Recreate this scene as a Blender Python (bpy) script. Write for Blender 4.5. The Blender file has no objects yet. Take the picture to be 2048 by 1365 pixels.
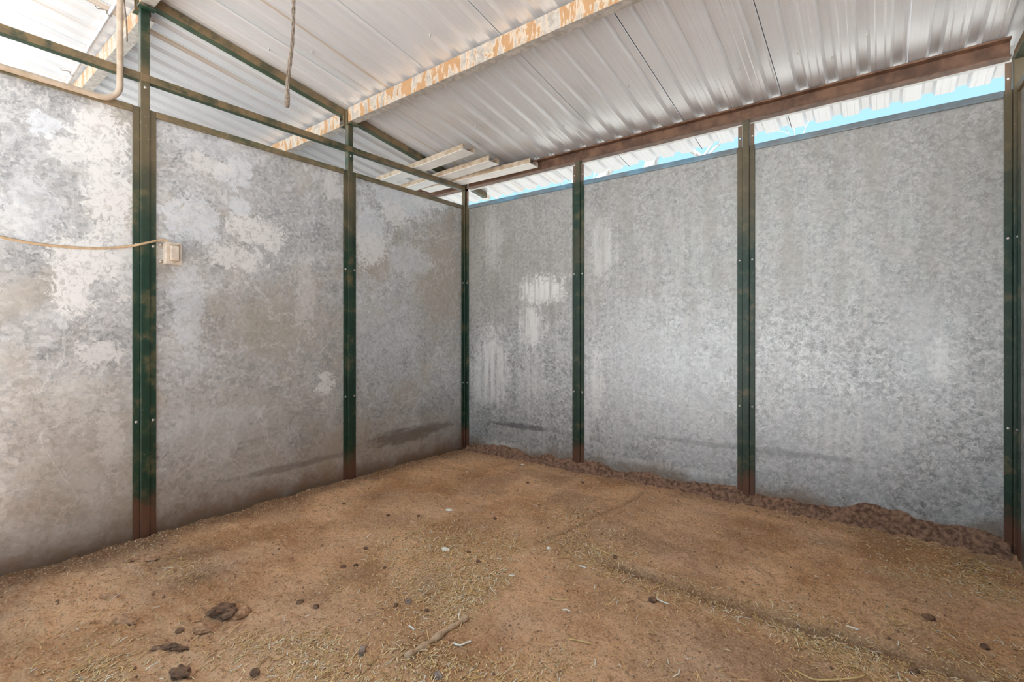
import bpy, bmesh, math, random
import numpy as np
from mathutils import Vector, Matrix, noise as mnoise

# ------------------------------------------------------------------ camera, sky, sun, exposure
scn = bpy.context.scene
COL = scn.collection
FPX, YAW, HOR = 969.1, math.radians(37.19), 665.1
CAM = Vector((3.0385, -3.2886, 1.0597))
cam_d = bpy.data.cameras.new('camera')
cam_d.sensor_width = 36.0
cam_d.lens = FPX / 2048 * 36.0
cam_d.shift_y = -(682.5 - HOR) / 2048
cam_d.clip_start = 0.02
cam_o = bpy.data.objects.new('camera', cam_d)
cam_o.location = CAM
cam_o.rotation_euler = (math.pi / 2, 0, YAW)
COL.objects.link(cam_o)
scn.camera = cam_o

scn.view_settings.view_transform = 'Standard'
scn.view_settings.look = 'None'
scn.view_settings.gamma = 1
scn.view_settings.use_curve_mapping = False
scn.view_settings.exposure = 0.92

world = bpy.data.worlds.new('sky')
scn.world = world
world.use_nodes = True
wn = world.node_tree
bgn = wn.nodes['Background']
tcw = wn.nodes.new('ShaderNodeTexCoord')
sepw = wn.nodes.new('ShaderNodeSeparateXYZ')
wn.links.new(tcw.outputs['Generated'], sepw.inputs[0])
rampw = wn.nodes.new('ShaderNodeValToRGB')
rampw.color_ramp.elements[0].position = 0.0
rampw.color_ramp.elements[0].color = (0.30, 0.53, 0.64, 1)
rampw.color_ramp.elements[1].position = 0.75
rampw.color_ramp.elements[1].color = (0.25, 0.44, 0.61, 1)
wn.links.new(sepw.outputs['Z'], rampw.inputs[0])
wn.links.new(rampw.outputs[0], bgn.inputs['Color'])
bgn.inputs['Strength'].default_value = 1.0

sun_d = bpy.data.lights.new('sun', 'SUN')
sun_d.energy = 20.0
sun_d.angle = math.radians(0.6)
sun_d.color = (1.0, 0.96, 0.91)
sun_o = bpy.data.objects.new('sun', sun_d)
SUN_EL, SUN_AZ = math.radians(76), math.radians(-14)    # light travels towards +y, a little towards +x
sun_dir = Vector((math.cos(SUN_EL) * math.sin(-SUN_AZ), math.cos(SUN_EL) * math.cos(SUN_AZ), -math.sin(SUN_EL)))
sun_o.rotation_euler = sun_dir.to_track_quat('-Z', 'Y').to_euler()
sun_o.location = (0, -12, 14)
COL.objects.link(sun_o)

# ------------------------------------------------------------------ photo pixels -> directions -> points on known planes
FW = Vector((-math.sin(YAW), math.cos(YAW), 0))
RT = Vector((math.cos(YAW), math.sin(YAW), 0))
UP = Vector((0, 0, 1))
def ray(u, v): return FW + RT * ((u - 1024) / FPX) + UP * ((HOR - v) / FPX)
def hit(u, v, n, d):
    n = Vector(n); r = ray(u, v)
    return CAM + r * ((d - n.dot(CAM)) / n.dot(r))
def onx(u, v, x=0.0): return hit(u, v, (1, 0, 0), x)
def ony(u, v, y=0.0): return hit(u, v, (0, 1, 0), y)
def onz(u, v, z=0.0): return hit(u, v, (0, 0, 1), z)
ROOF0, SLOPE = 2.48, 0.15
def roofz(y): return ROOF0 - SLOPE * y
def onroof(u, v, off=0.0): return hit(u, v, (0, SLOPE, 1), ROOF0 + off)

PITCH_L, PITCH_B = 1.22, 1.188
XR = 3 * PITCH_B
TOPZ = 2.22           # top of the wall panels
rnd = random.Random(7)

# ------------------------------------------------------------------ mesh helpers
class MB:
    def __init__(s): s.v = []; s.f = []
    def add(s, vs, fs):
        b = len(s.v); s.v += [tuple(p) for p in vs]; s.f += [tuple(b + i for i in f) for f in fs]
    def box(s, x0, x1, y0, y1, z0, z1):
        s.add([(x0,y0,z0),(x1,y0,z0),(x1,y1,z0),(x0,y1,z0),(x0,y0,z1),(x1,y0,z1),(x1,y1,z1),(x0,y1,z1)],
              [(0,3,2,1),(4,5,6,7),(0,1,5,4),(1,2,6,5),(2,3,7,6),(3,0,4,7)])
    def obox(s, c, ax, ay, az, hx, hy, hz):
        c = Vector(c); vs = []
        for k in (-1, 1):
            for i, j in ((-1,-1),(1,-1),(1,1),(-1,1)):
                vs.append(c + ax*hx*i + ay*hy*j + az*hz*k)
        s.add(vs, [(0,3,2,1),(4,5,6,7),(0,1,5,4),(1,2,6,5),(2,3,7,6),(3,0,4,7)])
    def sweep(s, prof, path, closed=True):
        """prof: list of 2d points; path: list of (origin, axis_a, axis_b)"""
        n = len(prof); b = len(s.v)
        for o, a, bb in path:
            for p in prof: s.v.append(tuple(Vector(o) + Vector(a)*p[0] + Vector(bb)*p[1]))
        m = n if closed else n - 1
        for k in range(len(path) - 1):
            for i in range(m):
                j = (i + 1) % n
                s.f.append((b+k*n+i, b+k*n+j, b+(k+1)*n+j, b+(k+1)*n+i))
        if closed:
            s.f.append(tuple(b + i for i in reversed(range(n))))
            s.f.append(tuple(b + (len(path)-1)*n + i for i in range(n)))
    def tube(s, pts, r, seg=8):
        pts = [Vector(p) for p in pts]; path = []
        ref = None
        rr = r if isinstance(r, (list, tuple)) else [r]*len(pts)
        for i, p in enumerate(pts):
            t = (pts[min(i+1, len(pts)-1)] - pts[max(i-1, 0)]).normalized()
            if ref is None:
                ref = t.cross(Vector((0.3, 0.2, 1)) if abs(t.z) < 0.9 else Vector((1, 0.1, 0))).normalized()
            ref = (ref - t * ref.dot(t)).normalized()
            path.append((p, ref*rr[i], t.cross(ref)*rr[i]))
        s.sweep([(math.cos(2*math.pi*i/seg), math.sin(2*math.pi*i/seg)) for i in range(seg)], path)
    def build(s, name, mat, parent=None, smooth=False, bevel=0.0, loc=None):
        me = bpy.data.meshes.new(name)
        vs = s.v if loc is None else [(a-loc[0], b-loc[1], c-loc[2]) for a, b, c in s.v]
        me.from_pydata(vs, [], s.f); me.update()
        bm = bmesh.new(); bm.from_mesh(me); bmesh.ops.recalc_face_normals(bm, faces=bm.faces); bm.to_mesh(me); bm.free()
        if smooth:
            me.shade_smooth()
        o = bpy.data.objects.new(name, me)
        if mat: me.materials.append(mat)
        COL.objects.link(o)
        if parent is not None: o.parent = parent
        if loc is not None: o.location = loc
        if bevel:
            m = o.modifiers.new('bevel', 'BEVEL'); m.width = bevel; m.segments = 2; m.limit_method = 'ANGLE'
        return o

def tag(o, label=None, cat=None, group=None, kind=None):
    if label: o['label'] = label
    if cat: o['category'] = cat
    if group: o['group'] = group
    if kind: o['kind'] = kind
    return o
def empty(name, loc=(0, 0, 0)):
    o = bpy.data.objects.new(name, None); o.location = loc; o.empty_display_size = 0.1
    COL.objects.link(o); return o
def onebox(name, b, mat, parent=None, bevel=0.0):
    m = MB(); m.box(*b); return m.build(name, mat, parent, bevel=bevel)
def catmull(pts, n=8):
    pts = [Vector(p) for p in pts]; out = []
    P = [2*pts[0]-pts[1]] + pts + [2*pts[-1]-pts[-2]]
    for i in range(1, len(P)-2):
        for k in range(n):
            t = k/n; a, b, c, d = P[i-1], P[i], P[i+1], P[i+2]
            out.append(0.5*((2*b) + (c-a)*t + (2*a-5*b+4*c-d)*t*t + (3*b-a-3*c+d)*t**3))
    out.append(pts[-1]); return out

# ------------------------------------------------------------------ node material helpers
class NM:
    def __init__(s, name):
        s.m = bpy.data.materials.new(name); s.m.use_nodes = True
        s.t = s.m.node_tree; s.n = s.t.nodes; s.b = s.n['Principled BSDF']
        s.pos = s.n.new('ShaderNodeNewGeometry').outputs['Position']
        s.sep = s.n.new('ShaderNodeSeparateXYZ'); s.t.links.new(s.pos, s.sep.inputs[0])
        s.X, s.Y, s.Z = s.sep.outputs
    def put(s, sock, v):
        if isinstance(v, bpy.types.NodeSocket): s.t.links.new(v, sock)
        elif isinstance(v, (tuple, list)) and len(v) == 3 and sock.type == 'RGBA': sock.default_value = (*v, 1)
        else: sock.default_value = v
    def math(s, op, a, b=0.0, c=0.0, clamp=False):
        n = s.n.new('ShaderNodeMath'); n.operation = op; n.use_clamp = clamp
        s.put(n.inputs[0], a); s.put(n.inputs[1], b); s.put(n.inputs[2], c); return n.outputs[0]
    def scale(s, v):
        n = s.n.new('ShaderNodeVectorMath'); n.operation = 'MULTIPLY'
        s.t.links.new(s.pos, n.inputs[0]); n.inputs[1].default_value = v; return n.outputs[0]
    def noise(s, sc=1.0, det=4, rough=0.55, vec=None, dist=0.0, col=False):
        n = s.n.new('ShaderNodeTexNoise'); s.put(n.inputs['Vector'], vec if vec is not None else s.pos)
        n.inputs['Scale'].default_value = sc; n.inputs['Detail'].default_value = det
        n.inputs['Roughness'].default_value = rough; n.inputs['Distortion'].default_value = dist
        return n.outputs['Color' if col else 'Fac']
    def voro(s, sc, vec=None, feat='F1', out='Distance', rand=1.0):
        n = s.n.new('ShaderNodeTexVoronoi'); n.feature = feat
        s.put(n.inputs['Vector'], vec if vec is not None else s.pos)
        n.inputs['Scale'].default_value = sc; n.inputs['Randomness'].default_value = rand
        return n.outputs[out]
    def step(s, x, lo, hi, smooth=True, to=(0.0, 1.0)):
        n = s.n.new('ShaderNodeMapRange'); n.interpolation_type = 'SMOOTHSTEP' if smooth else 'LINEAR'
        s.put(n.inputs['Value'], x); s.put(n.inputs['From Min'], lo); s.put(n.inputs['From Max'], hi)
        n.inputs['To Min'].default_value = to[0]; n.inputs['To Max'].default_value = to[1]
        return n.outputs['Result']
    def mix(s, fac, a, b, mode='MIX'):
        n = s.n.new('ShaderNodeMix'); n.data_type = 'RGBA'; n.blend_type = mode
        s.put(n.inputs[0], fac); s.put(n.inputs[6], a); s.put(n.inputs[7], b); return n.outputs[2]
    def mul(s, a, b): return s.math('MULTIPLY', a, b)
    def add(s, a, b): return s.math('ADD', a, b)
    def mx(s, a, b): return s.math('MAXIMUM', a, b)
    def bump(s, h, strength=0.3, dist=0.01):
        n = s.n.new('ShaderNodeBump'); s.put(n.inputs['Height'], h)
        n.inputs['Strength'].default_value = strength; n.inputs['Distance'].default_value = dist
        s.t.links.new(n.outputs[0], s.b.inputs['Normal'])
    def done(s, color=None, rough=0.6, metal=0.0, spec=None):
        if color is not None: s.put(s.b.inputs['Base Color'], color)
        s.put(s.b.inputs['Roughness'], rough); s.put(s.b.inputs['Metallic'], metal)
        if spec is not None: s.put(s.b.inputs['Specular IOR Level'], spec)
        return s.m
    def blobs(s, U, items, wob, soft=0.45):
        """union of soft ellipses (cu, cz, ru, rz, weight) on a wall, edges broken by the wobble noise"""
        tot = None
        for cu, cz, ru, rz, w in items:
            a = s.math('DIVIDE', s.math('SUBTRACT', U, cu), ru); b = s.math('DIVIDE', s.math('SUBTRACT', s.Z, cz), rz)
            d = s.math('SQRT', s.add(s.mul(a, a), s.mul(b, b)))
            d = s.add(d, wob)
            v = s.mul(s.step(d, 1.0 + soft*0.5, 1.0 - soft*0.5), w)
            tot = v if tot is None else s.mx(tot, v)
        return tot

def wall_ell(plane, items):
    out = []
    for u, v, ru, rv, w in items:
        f = onx if plane == 'L' else ony
        c, a, b, t, d = f(u, v), f(u-ru, v), f(u+ru, v), f(u, v-rv), f(u, v+rv)
        if plane == 'L': out.append((c.y, c.z, abs(a.y-b.y)/2, abs(t.z-d.z)/2, w))
        else: out.append((c.x, c.z, abs(a.x-b.x)/2, abs(t.z-d.z)/2, w))
    return out

def galv_wall(name, plane):
    k = NM(name)
    U = k.Y if plane in 'LS' else k.X
    # zinc spangle: small angular crystals plus a worm-like corrosion pattern
    warp = k.noise(9, 3, 0.6, col=True)
    wv = k.n.new('ShaderNodeVectorMath'); wv.operation = 'MULTIPLY_ADD'
    k.t.links.new(warp, wv.inputs[0]); wv.inputs[1].default_value = (0.02, 0.02, 0.02); k.t.links.new(k.pos, wv.inputs[2])
    sp = k.voro(55, wv.outputs[0], out='Color')
    spv = k.n.new('ShaderNodeSeparateColor'); k.t.links.new(sp, spv.inputs[0]); spv = spv.outputs[0]
    worm = k.noise(60 if plane == 'L' else 44, 4, 0.7, dist=1.6)
    worm = k.step(worm, 0.42, 0.62)
    big = k.noise(1.7, 5, 0.6); mid = k.noise(5.5, 6, 0.68, dist=0.6)
    base = k.mix(k.step(mid, 0.32, 0.68), (0.20, 0.20, 0.205) if plane == 'B' else (0.30, 0.305, 0.32), (0.42, 0.42, 0.43) if plane == 'B' else (0.64, 0.65, 0.675))
    base = k.mix(k.mul(worm, 0.75 if plane == 'L' else 0.85), base, (0.64, 0.635, 0.63))
    base = k.mix(0.30, base, k.mix(spv, (0.12, 0.12, 0.125), (0.76, 0.76, 0.77)))
    fleck = k.mul(k.step(k.noise(75, 3, 0.7, dist=2.2), 0.44, 0.34), k.step(big, 0.3, 0.6, to=(0.1, 0.4) if plane == 'B' else (0.03, 0.12)))
    base = k.mix(fleck, base, (0.17, 0.165, 0.16))
    wob = k.add(k.mul(k.math('SUBTRACT', k.noise(7, 6, 0.72, dist=0.8), 0.5), 2.4), k.mul(k.math('SUBTRACT', k.noise(22, 5, 0.78, dist=1.2), 0.5), 2.8))
    fine = k.step(k.noise(26, 5, 0.75, dist=1.0), 0.36, 0.55)
    if plane == 'L':
        # tan grime clouds
        tan = k.mul(k.step(k.noise(2.6, 5, 0.62, dist=0.4), 0.46, 0.68), 0.55)
        tan = k.mx(tan, k.blobs(U, wall_ell('L', [(560,650,120,70,.55),(880,560,45,110,.6),(160,900,140,150,.45),(520,820,180,60,.4)]), wob, 1.2))
        base = k.mix(tan, base, (0.46, 0.40, 0.32))
        # smooth pale zinc patches
        pale = k.blobs(U, wall_ell('L', [(470,345,34,30,.8),(385,440,62,45,.7),(440,300,70,24,.35),(375,610,34,90,.5),(480,415,22,18,.8),
                 (430,860,110,50,.3),(770,640,70,90,.25),(90,250,34,22,.8),(740,470,36,60,.7),(800,400,60,36,.7),(820,520,50,25,.5),(60,420,50,70,.35)]), wob, 0.22)
        base = k.mix(k.mul(pale, k.step(fine, 0.0, 1.0, to=(0.6, 1.0))), base, (0.76, 0.79, 0.84))
        # chalky white oxide
        ox = k.blobs(U, wall_ell('L', [(200,265,52,60,1),(140,300,40,30,.8),(215,390,48,80,.95),(175,520,70,50,1),(150,590,40,40,1),(200,705,42,28,.8),
                 (245,520,22,70,.7),(510,462,56,26,1),(550,482,16,22,1),(470,515,54,26,.9),(420,330,44,18,.7),(652,767,17,22,1.2),(612,590,20,70,.45),
                 (665,370,20,30,.7),(745,500,30,30,.8),(860,400,40,18,.8),(790,430,26,22,.8),(150,800,50,60,.35),(30,440,40,30,.5),(220,870,30,70,.4)]), wob, 0.18)
        ox = k.mul(ox, k.step(fine, 0.0, 1.0, to=(0.35, 1.0)))
        # thin crusty tide lines
        tl = k.math('ABSOLUTE', k.math('SUBTRACT', k.noise(2.3, 5, 0.6, dist=0.5), 0.52))
        tl = k.mul(k.step(tl, 0.016, 0.003), k.mul(fine, 0.42))
        base = k.mix(k.mx(ox, tl), base, (0.80, 0.79, 0.785))
        smear = [(onx(815,872).y, onx(815,872).z, 0.36, 0.055, 1.0),(onx(870,855).y, onx(870,855).z, 0.20, 0.035, .8),
                 (onx(590,932).y, onx(590,932).z, 0.34, 0.022, .7)]
    else:
        st = k.noise(1.0, 5, 0.65, vec=k.scale((26, 26, 1.6)), dist=0.2)
        low = k.step(k.Z, 1.35, 0.85)
        streak = k.mul(k.step(st, 0.46, 0.66), k.step(k.noise(2.2, 3), 0.35, 0.6))
        base = k.mix(k.mul(streak, 0.45), base, (0.60, 0.595, 0.57))
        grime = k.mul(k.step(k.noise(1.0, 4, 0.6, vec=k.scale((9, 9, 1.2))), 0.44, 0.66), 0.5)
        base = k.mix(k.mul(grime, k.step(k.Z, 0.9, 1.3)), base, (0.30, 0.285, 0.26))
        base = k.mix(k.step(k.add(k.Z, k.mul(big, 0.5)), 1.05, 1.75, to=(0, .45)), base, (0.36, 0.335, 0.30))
        pale = k.blobs(U, wall_ell('R', [(1330,770,170,130,.40),(1640,880,190,120,.28),(1400,880,120,80,.3),(1850,700,60,110,.3)]), wob, 1.3)  # bluish sheen of reflected sky put into the sheet colour
        base = k.mix(pale, base, (0.60, 0.61, 0.64))
        ox = k.blobs(U, wall_ell('R', [(1085,580,44,26,.9),(1065,650,22,44,.8),(985,740,30,70,.8),(1060,760,24,60,.4),(960,760,18,50,.6),(1190,760,16,70,.5),
                 (1205,500,22,60,.35),(985,480,18,60,.35),(1880,720,20,40,.4),(1005,893,50,9,.9),(1310,930,120,6,.5),(1165,860,14,60,.5)]), wob, 0.8)
        ox = k.mul(ox, k.step(st, 0.34, 0.56, to=(0.25, 1.0)))
        sp2 = k.mul(k.step(k.voro(38), 0.10, 0.05), k.step(k.X, 2.6, 3.2))
        base = k.mix(k.mx(ox, k.mul(sp2, 0.6)), base, (0.80, 0.79, 0.77))
        smear = [(ony(1050,855).x, ony(1050,855).z, 0.30, 0.022, .8),(ony(1420,890).x, ony(1420,890).z, 0.5, 0.014, .35),(ony(1560,905).x, ony(1560,905).z, 0.3, 0.02, .4)]
    sm = k.blobs(U, smear, k.mul(k.math('SUBTRACT', k.noise(1.0, 5, 0.7, vec=k.scale((6, 6, 22))), 0.5), 3.0), 0.9)
    base = k.mix(k.mul(sm, 0.8), base, (0.085, 0.08, 0.085))
    # splashed soil thrown up from the floor
    edge = k.mul(k.math('SUBTRACT', k.noise(4, 5, 0.65), 0.5), 0.35)
    zz = k.add(k.Z, edge)
    if plane == 'L':
        base = k.mix(k.step(zz, 0.62, 0.05, to=(0, .45)), base, (0.42, 0.32, 0.22))
        base = k.mix(k.step(zz, 0.17, 0.0, to=(0, .8)), base, (0.26, 0.14, 0.07))
    else:
        base = k.mix(k.step(zz, 0.16, 0.03, to=(0, .75)), base, (0.27, 0.19, 0.13))
    rust = k.step(k.noise(14, 4, 0.6), 0.70, 0.76)
    base = k.mix(k.mul(rust, 0.35), base, (0.30, 0.13, 0.05))
    k.bump(k.add(k.mul(worm, 0.4), k.noise(1.3, 2)), 0.12, 0.004)
    return k.done(base, k.step(mid, 0.3, 0.7, to=(0.38, 0.52)), 0.45)

M = {}
M['wallL'] = galv_wall('galvanised_sheet_blotched', 'L')
M['wallB'] = galv_wall('galvanised_sheet_streaked', 'B')

def paint(name, col, dust, dust_lo, dust_hi, dustcol=(0.23, 0.145, 0.07), rustz=0.16, chips=0.72, rough=0.42, under=1.0):
    k = NM(name)
    geo = k.n.new('ShaderNodeNewGeometry'); nsp = k.n.new('ShaderNodeSeparateXYZ'); k.t.links.new(geo.outputs['True Normal'], nsp.inputs[0])
    dirty = k.step(nsp.outputs['Z'], -0.8, -0.5, to=(under, 1.0))      # mud clings to the upright faces
    n1 = k.noise(11, 5, 0.65); n2 = k.noise(48, 4, 0.6); n3 = k.noise(1.6, 3)
    base = k.mix(k.step(n1, 0.3, 0.7), tuple(c*0.75 for c in col), tuple(c*1.3 for c in col))
    base = k.mix(k.mul(k.mul(k.step(n1, dust_lo, dust_hi), dust), dirty), base, dustcol)
    base = k.mix(k.mul(k.step(k.Z, 1.45, 2.0), k.mul(k.mul(k.step(n3, 0.38, 0.6), 0.55), dirty)), base, (0.20, 0.135, 0.075))
    ch = k.step(k.noise(33, 3, 0.5), chips, chips + 0.03)
    ch = k.mul(ch, k.step(k.Z, 1.3, 0.5, to=(0.2, 1.0)))
    base = k.mix(ch, base, (0.30, 0.085, 0.03))
    rz = k.add(k.Z, k.mul(k.math('SUBTRACT', n1, 0.5), 0.35))
    base = k.mix(k.step(rz, rustz + 0.09, rustz - 0.06, to=(0, .9)), base, (0.155, 0.062, 0.036))
    dots = k.mul(k.step(k.voro(30), 0.085, 0.06), 0.6)
    base = k.mix(k.mul(dots, k.step(n3, 0.5, 0.6)), base, (0.45, 0.36, 0.25))
    k.bump(n2, 0.12, 0.002)
    return k.done(base, rough, 0.0)
M['green'] = paint('dark_green_paint', (0.006, 0.030, 0.016), 0.35, 0.50, 0.70)
M['greendust'] = paint('dusty_green_paint', (0.014, 0.040, 0.022), 0.8, 0.36, 0.62, under=0.12)
M['olive'] = paint('dusty_olive_paint', (0.06, 0.075, 0.04), 0.8, 0.36, 0.66, (0.25, 0.175, 0.095))
M['blue'] = paint('blue_green_rail', (0.14, 0.29, 0.41), 0.15, 0.55, 0.75, rough=0.3)  # bluish tone for the top channels along the back
M['rustplate'] = paint('rusty_red_plate', (0.13, 0.085, 0.07), 0.5, 0.4, 0.6, (0.20, 0.10, 0.06))

def mat_roof():
    k = NM('galvalume_roof_sheet')
    lines = k.noise(1.0, 2, 0.5, vec=k.scale((150, 0.5, 0.5)))
    lines2 = k.noise(1.0, 3, 0.5, vec=k.scale((26, 0.25, 0.25)))
    dirt = k.noise(1.2, 5, 0.6)
    base = k.mix(k.step(lines, 0.3, 0.7), (0.74, 0.745, 0.76), (0.78, 0.78, 0.795))
    base = k.mix(k.mul(k.step(lines2, 0.60, 0.74), k.step(k.X, 1.6, 0.2)), base, (0.58, 0.43, 0.28))
    base = k.mix(k.mul(k.step(dirt, 0.48, 0.75), 0.25), base, (0.55, 0.47, 0.40))
    k.bump(k.add(lines, k.mul(lines2, 0.6)), 0.03, 0.001)
    return k.done(base, k.step(dirt, 0.3, 0.7, to=(0.29, 0.38)), 0.53)
M['roof'] = mat_roof()

def mat_purlin():
    k = NM('galvanised_purlin_mud_stained')
    n = k.noise(1.0, 4, 0.6, vec=k.scale((17, 9, 5)), dist=0.5)
    n2 = k.noise(30, 4, 0.6)
    g = k.mix(k.step(n2, 0.3, 0.7), (0.30, 0.27, 0.24), (0.47, 0.44, 0.40))
    mud = k.step(n, 0.50, 0.54)
    edge = k.mul(k.step(k.math('ABSOLUTE', k.math('SUBTRACT', n, 0.50)), 0.03, 0.005), 0.6)
    geo = k.n.new('ShaderNodeNewGeometry'); sp = k.n.new('ShaderNodeSeparateXYZ'); k.t.links.new(geo.outputs['Normal'], sp.inputs[0])
    face = k.step(sp.outputs['Y'], -0.6, -0.9)       # mud ran down the web, not the flange
    base = k.mix(k.mul(edge, face), g, (0.66, 0.56, 0.45))
    base = k.mix(k.mul(k.step(n, 0.40, 0.5), k.mul(face, 0.5)), base, (0.56, 0.43, 0.30))
    base = k.mix(k.mul(mud, face), base, k.mix(n2, (0.33, 0.18, 0.08), (0.50, 0.30, 0.15)))
    k.bump(n2, 0.1, 0.002)
    return k.done(base, 0.55, 0.15)
M['purlin'] = mat_purlin()

def simple(name, c1, c2, sc=12, rough=0.6, metal=0.0, bump=0.1, vec=None, bd=0.003):
    k = NM(name); n = k.noise(sc, 5, 0.6, vec=k.scale(vec) if vec else None)
    k.bump(n, bump, bd)
    return k.done(k.mix(k.step(n, 0.3, 0.7), c1, c2), rough, metal)
M['rustbeam'] = simple('rust_primed_beam', (0.085, 0.042, 0.026), (0.20, 0.105, 0.062), 14, 0.6)
M['zincpale'] = simple('pale_zinc', (0.50, 0.50, 0.49), (0.68, 0.68, 0.67), 14, 0.45, 0.3)
M['bolt'] = simple('bolt_zinc', (0.35, 0.34, 0.32), (0.6, 0.58, 0.54), 60, 0.4, 0.6)
M['chwhite'] = simple('white_enamel', (0.74, 0.73, 0.70), (0.84, 0.83, 0.80), 7, 0.4)
M['chtan'] = simple('dust_coated_flange', (0.36, 0.27, 0.18), (0.56, 0.47, 0.37), 22, 0.75)
M['beige'] = simple('beige_plastic', (0.46, 0.38, 0.31), (0.60, 0.52, 0.44), 30, 0.5)
M['beigedust'] = simple('dusty_beige_edge', (0.30, 0.21, 0.13), (0.42, 0.31, 0.20), 40, 0.7)
M['cable'] = simple('tan_cable_sheath', (0.40, 0.27, 0.15), (0.52, 0.37, 0.23), 30, 0.6)
M['pipe'] = simple('tan_conduit', (0.36, 0.27, 0.19), (0.52, 0.42, 0.33), 10, 0.5)
M['emt'] = simple('galvanised_conduit', (0.42, 0.42, 0.43), (0.60, 0.60, 0.60), 20, 0.35, 0.6)
M['wire'] = simple('weathered_wire_brown', (0.13, 0.095, 0.07), (0.30, 0.24, 0.19), 60, 0.75)
M['bark'] = simple('bleached_bark', (0.30, 0.26, 0.23), (0.62, 0.58, 0.55), 8, 0.85, 0, 0.5, (3, 3, 1), 0.02)
M['clod'] = simple('dark_soil_clod', (0.11, 0.055, 0.032), (0.28, 0.15, 0.085), 60, 0.95, 0, 0.6)
M['clodlight'] = simple('dry_soil_clod', (0.30, 0.15, 0.078), (0.60, 0.34, 0.19), 60, 0.95, 0, 0.6)
M['stone'] = simple('grey_stone', (0.17, 0.115, 0.09), (0.42, 0.30, 0.24), 50, 0.85, 0, 0.4)
M['white'] = simple('white_chip', (0.90, 0.84, 0.72), (0.97, 0.93, 0.85), 60, 0.7)
M['stalk'] = simple('yellow_straw', (0.72, 0.47, 0.17), (0.86, 0.62, 0.30), 60, 0.6)
M['stick'] = simple('dusty_stick', (0.46, 0.29, 0.17), (0.68, 0.47, 0.31), 40, 0.9, 0, 0.5)
M['yard'] = simple('sunlit_yard_soil', (0.38, 0.375, 0.37), (0.48, 0.475, 0.47), 3, 0.95)
M['berm'] = simple('red_crumbly_soil', (0.13, 0.062, 0.038), (0.42, 0.235, 0.15), 45, 0.97, 0, 0.8, None, 0.02)

def mat_soil():
    k = NM('stall_floor_soil')
    a = k.n.new('ShaderNodeVertexColor'); a.layer_name = 'soil'
    sc = k.n.new('ShaderNodeSeparateColor'); k.t.links.new(a.outputs[0], sc.inputs[0])
    soil_dark, chaff, pink = sc.outputs[0], sc.outputs[1], sc.outputs[2]
    n0 = k.noise(1.5, 6, 0.62, dist=0.3); n1 = k.noise(7, 6, 0.68); n2 = k.noise(120, 4, 0.7); n3 = k.noise(42, 5, 0.7)
    base = k.mix(k.step(n0, 0.38, 0.60), (0.53, 0.262, 0.118), (0.86, 0.495, 0.27))
    base = k.mix(k.mul(k.step(n1, 0.45, 0.75), 0.5), base, (0.68, 0.45, 0.29))
    base = k.mix(k.mul(pink, 0.75), base, (0.82, 0.53, 0.35))
    base = k.mix(k.mul(chaff, k.step(n3, 0.42, 0.66)), base, (0.66, 0.47, 0.27))
    base = k.mix(k.mul(soil_dark, 0.85), base, (0.16, 0.082, 0.042))
    base = k.mix(k.mul(k.step(n2, 0.52, 0.66), 0.6), base, (0.86, 0.60, 0.39))
    base = k.mix(k.mul(k.step(n3, 0.47, 0.33), 0.55), base, (0.24, 0.125, 0.065))
    base = k.mix(k.mul(k.step(n2, 0.46, 0.34), 0.7), base, (0.24, 0.13, 0.075))
    k.bump(k.add(k.add(k.mul(n2, 0.5), n3), k.mul(n1, 0.8)), 1.0, 0.012)
    return k.done(base, 0.95, 0.0, 0.15)
M['soil'] = mat_soil()

def mat_attr(name, layer):
    k = NM(name); a = k.n.new('ShaderNodeVertexColor'); a.layer_name = layer
    return k.done(a.outputs[0], 0.75)
M['straw'] = mat_attr('dry_straw', 'tint')
M['crumb'] = mat_attr('soil_crumb', 'tint')

# ------------------------------------------------------------------ floor (dirt over rubber mats)
def vnoise(x, y, sc, seed):
    """smooth value noise on numpy arrays"""
    r = np.random.RandomState(seed); T = r.rand(256, 256)
    u, v = x*sc + 1000, y*sc + 1000
    iu, iv = np.floor(u).astype(int), np.floor(v).astype(int); fu, fv = u-iu, v-iv
    fu = fu*fu*(3-2*fu); fv = fv*fv*(3-2*fv)
    g = lambda i, j: T[i % 256, j % 256]
    return (g(iu,iv)*(1-fu)+g(iu+1,iv)*fu)*(1-fv) + (g(iu,iv+1)*(1-fu)+g(iu+1,iv+1)*fu)*fv
def fbm(x, y, sc, seed, oct=4):
    s = 0; a = 0.5
    for i in range(oct): s = s + a*(vnoise(x, y, sc*2**i, seed+i) - 0.5); a *= 0.5
    return s
def sst(a, lo, hi):
    t = np.clip((a-lo)/(hi-lo), 0, 1); return t*t*(3-2*t)
def seams(x, y):
    w = fbm(x, y, 3.0, 91, 3)*0.06
    g1 = (1.80 + (y+0.15)*0.10) + w            # seam running away from the camera
    m1 = sst(y, -1.38, -1.2)*sst(y, -0.06, -0.25)
    g2 = -1.27 + w*0.7                          # seam running left to right
    m2 = sst(x, 1.85, 2.15)
    return x-g1, m1, y-g2, m2
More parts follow.
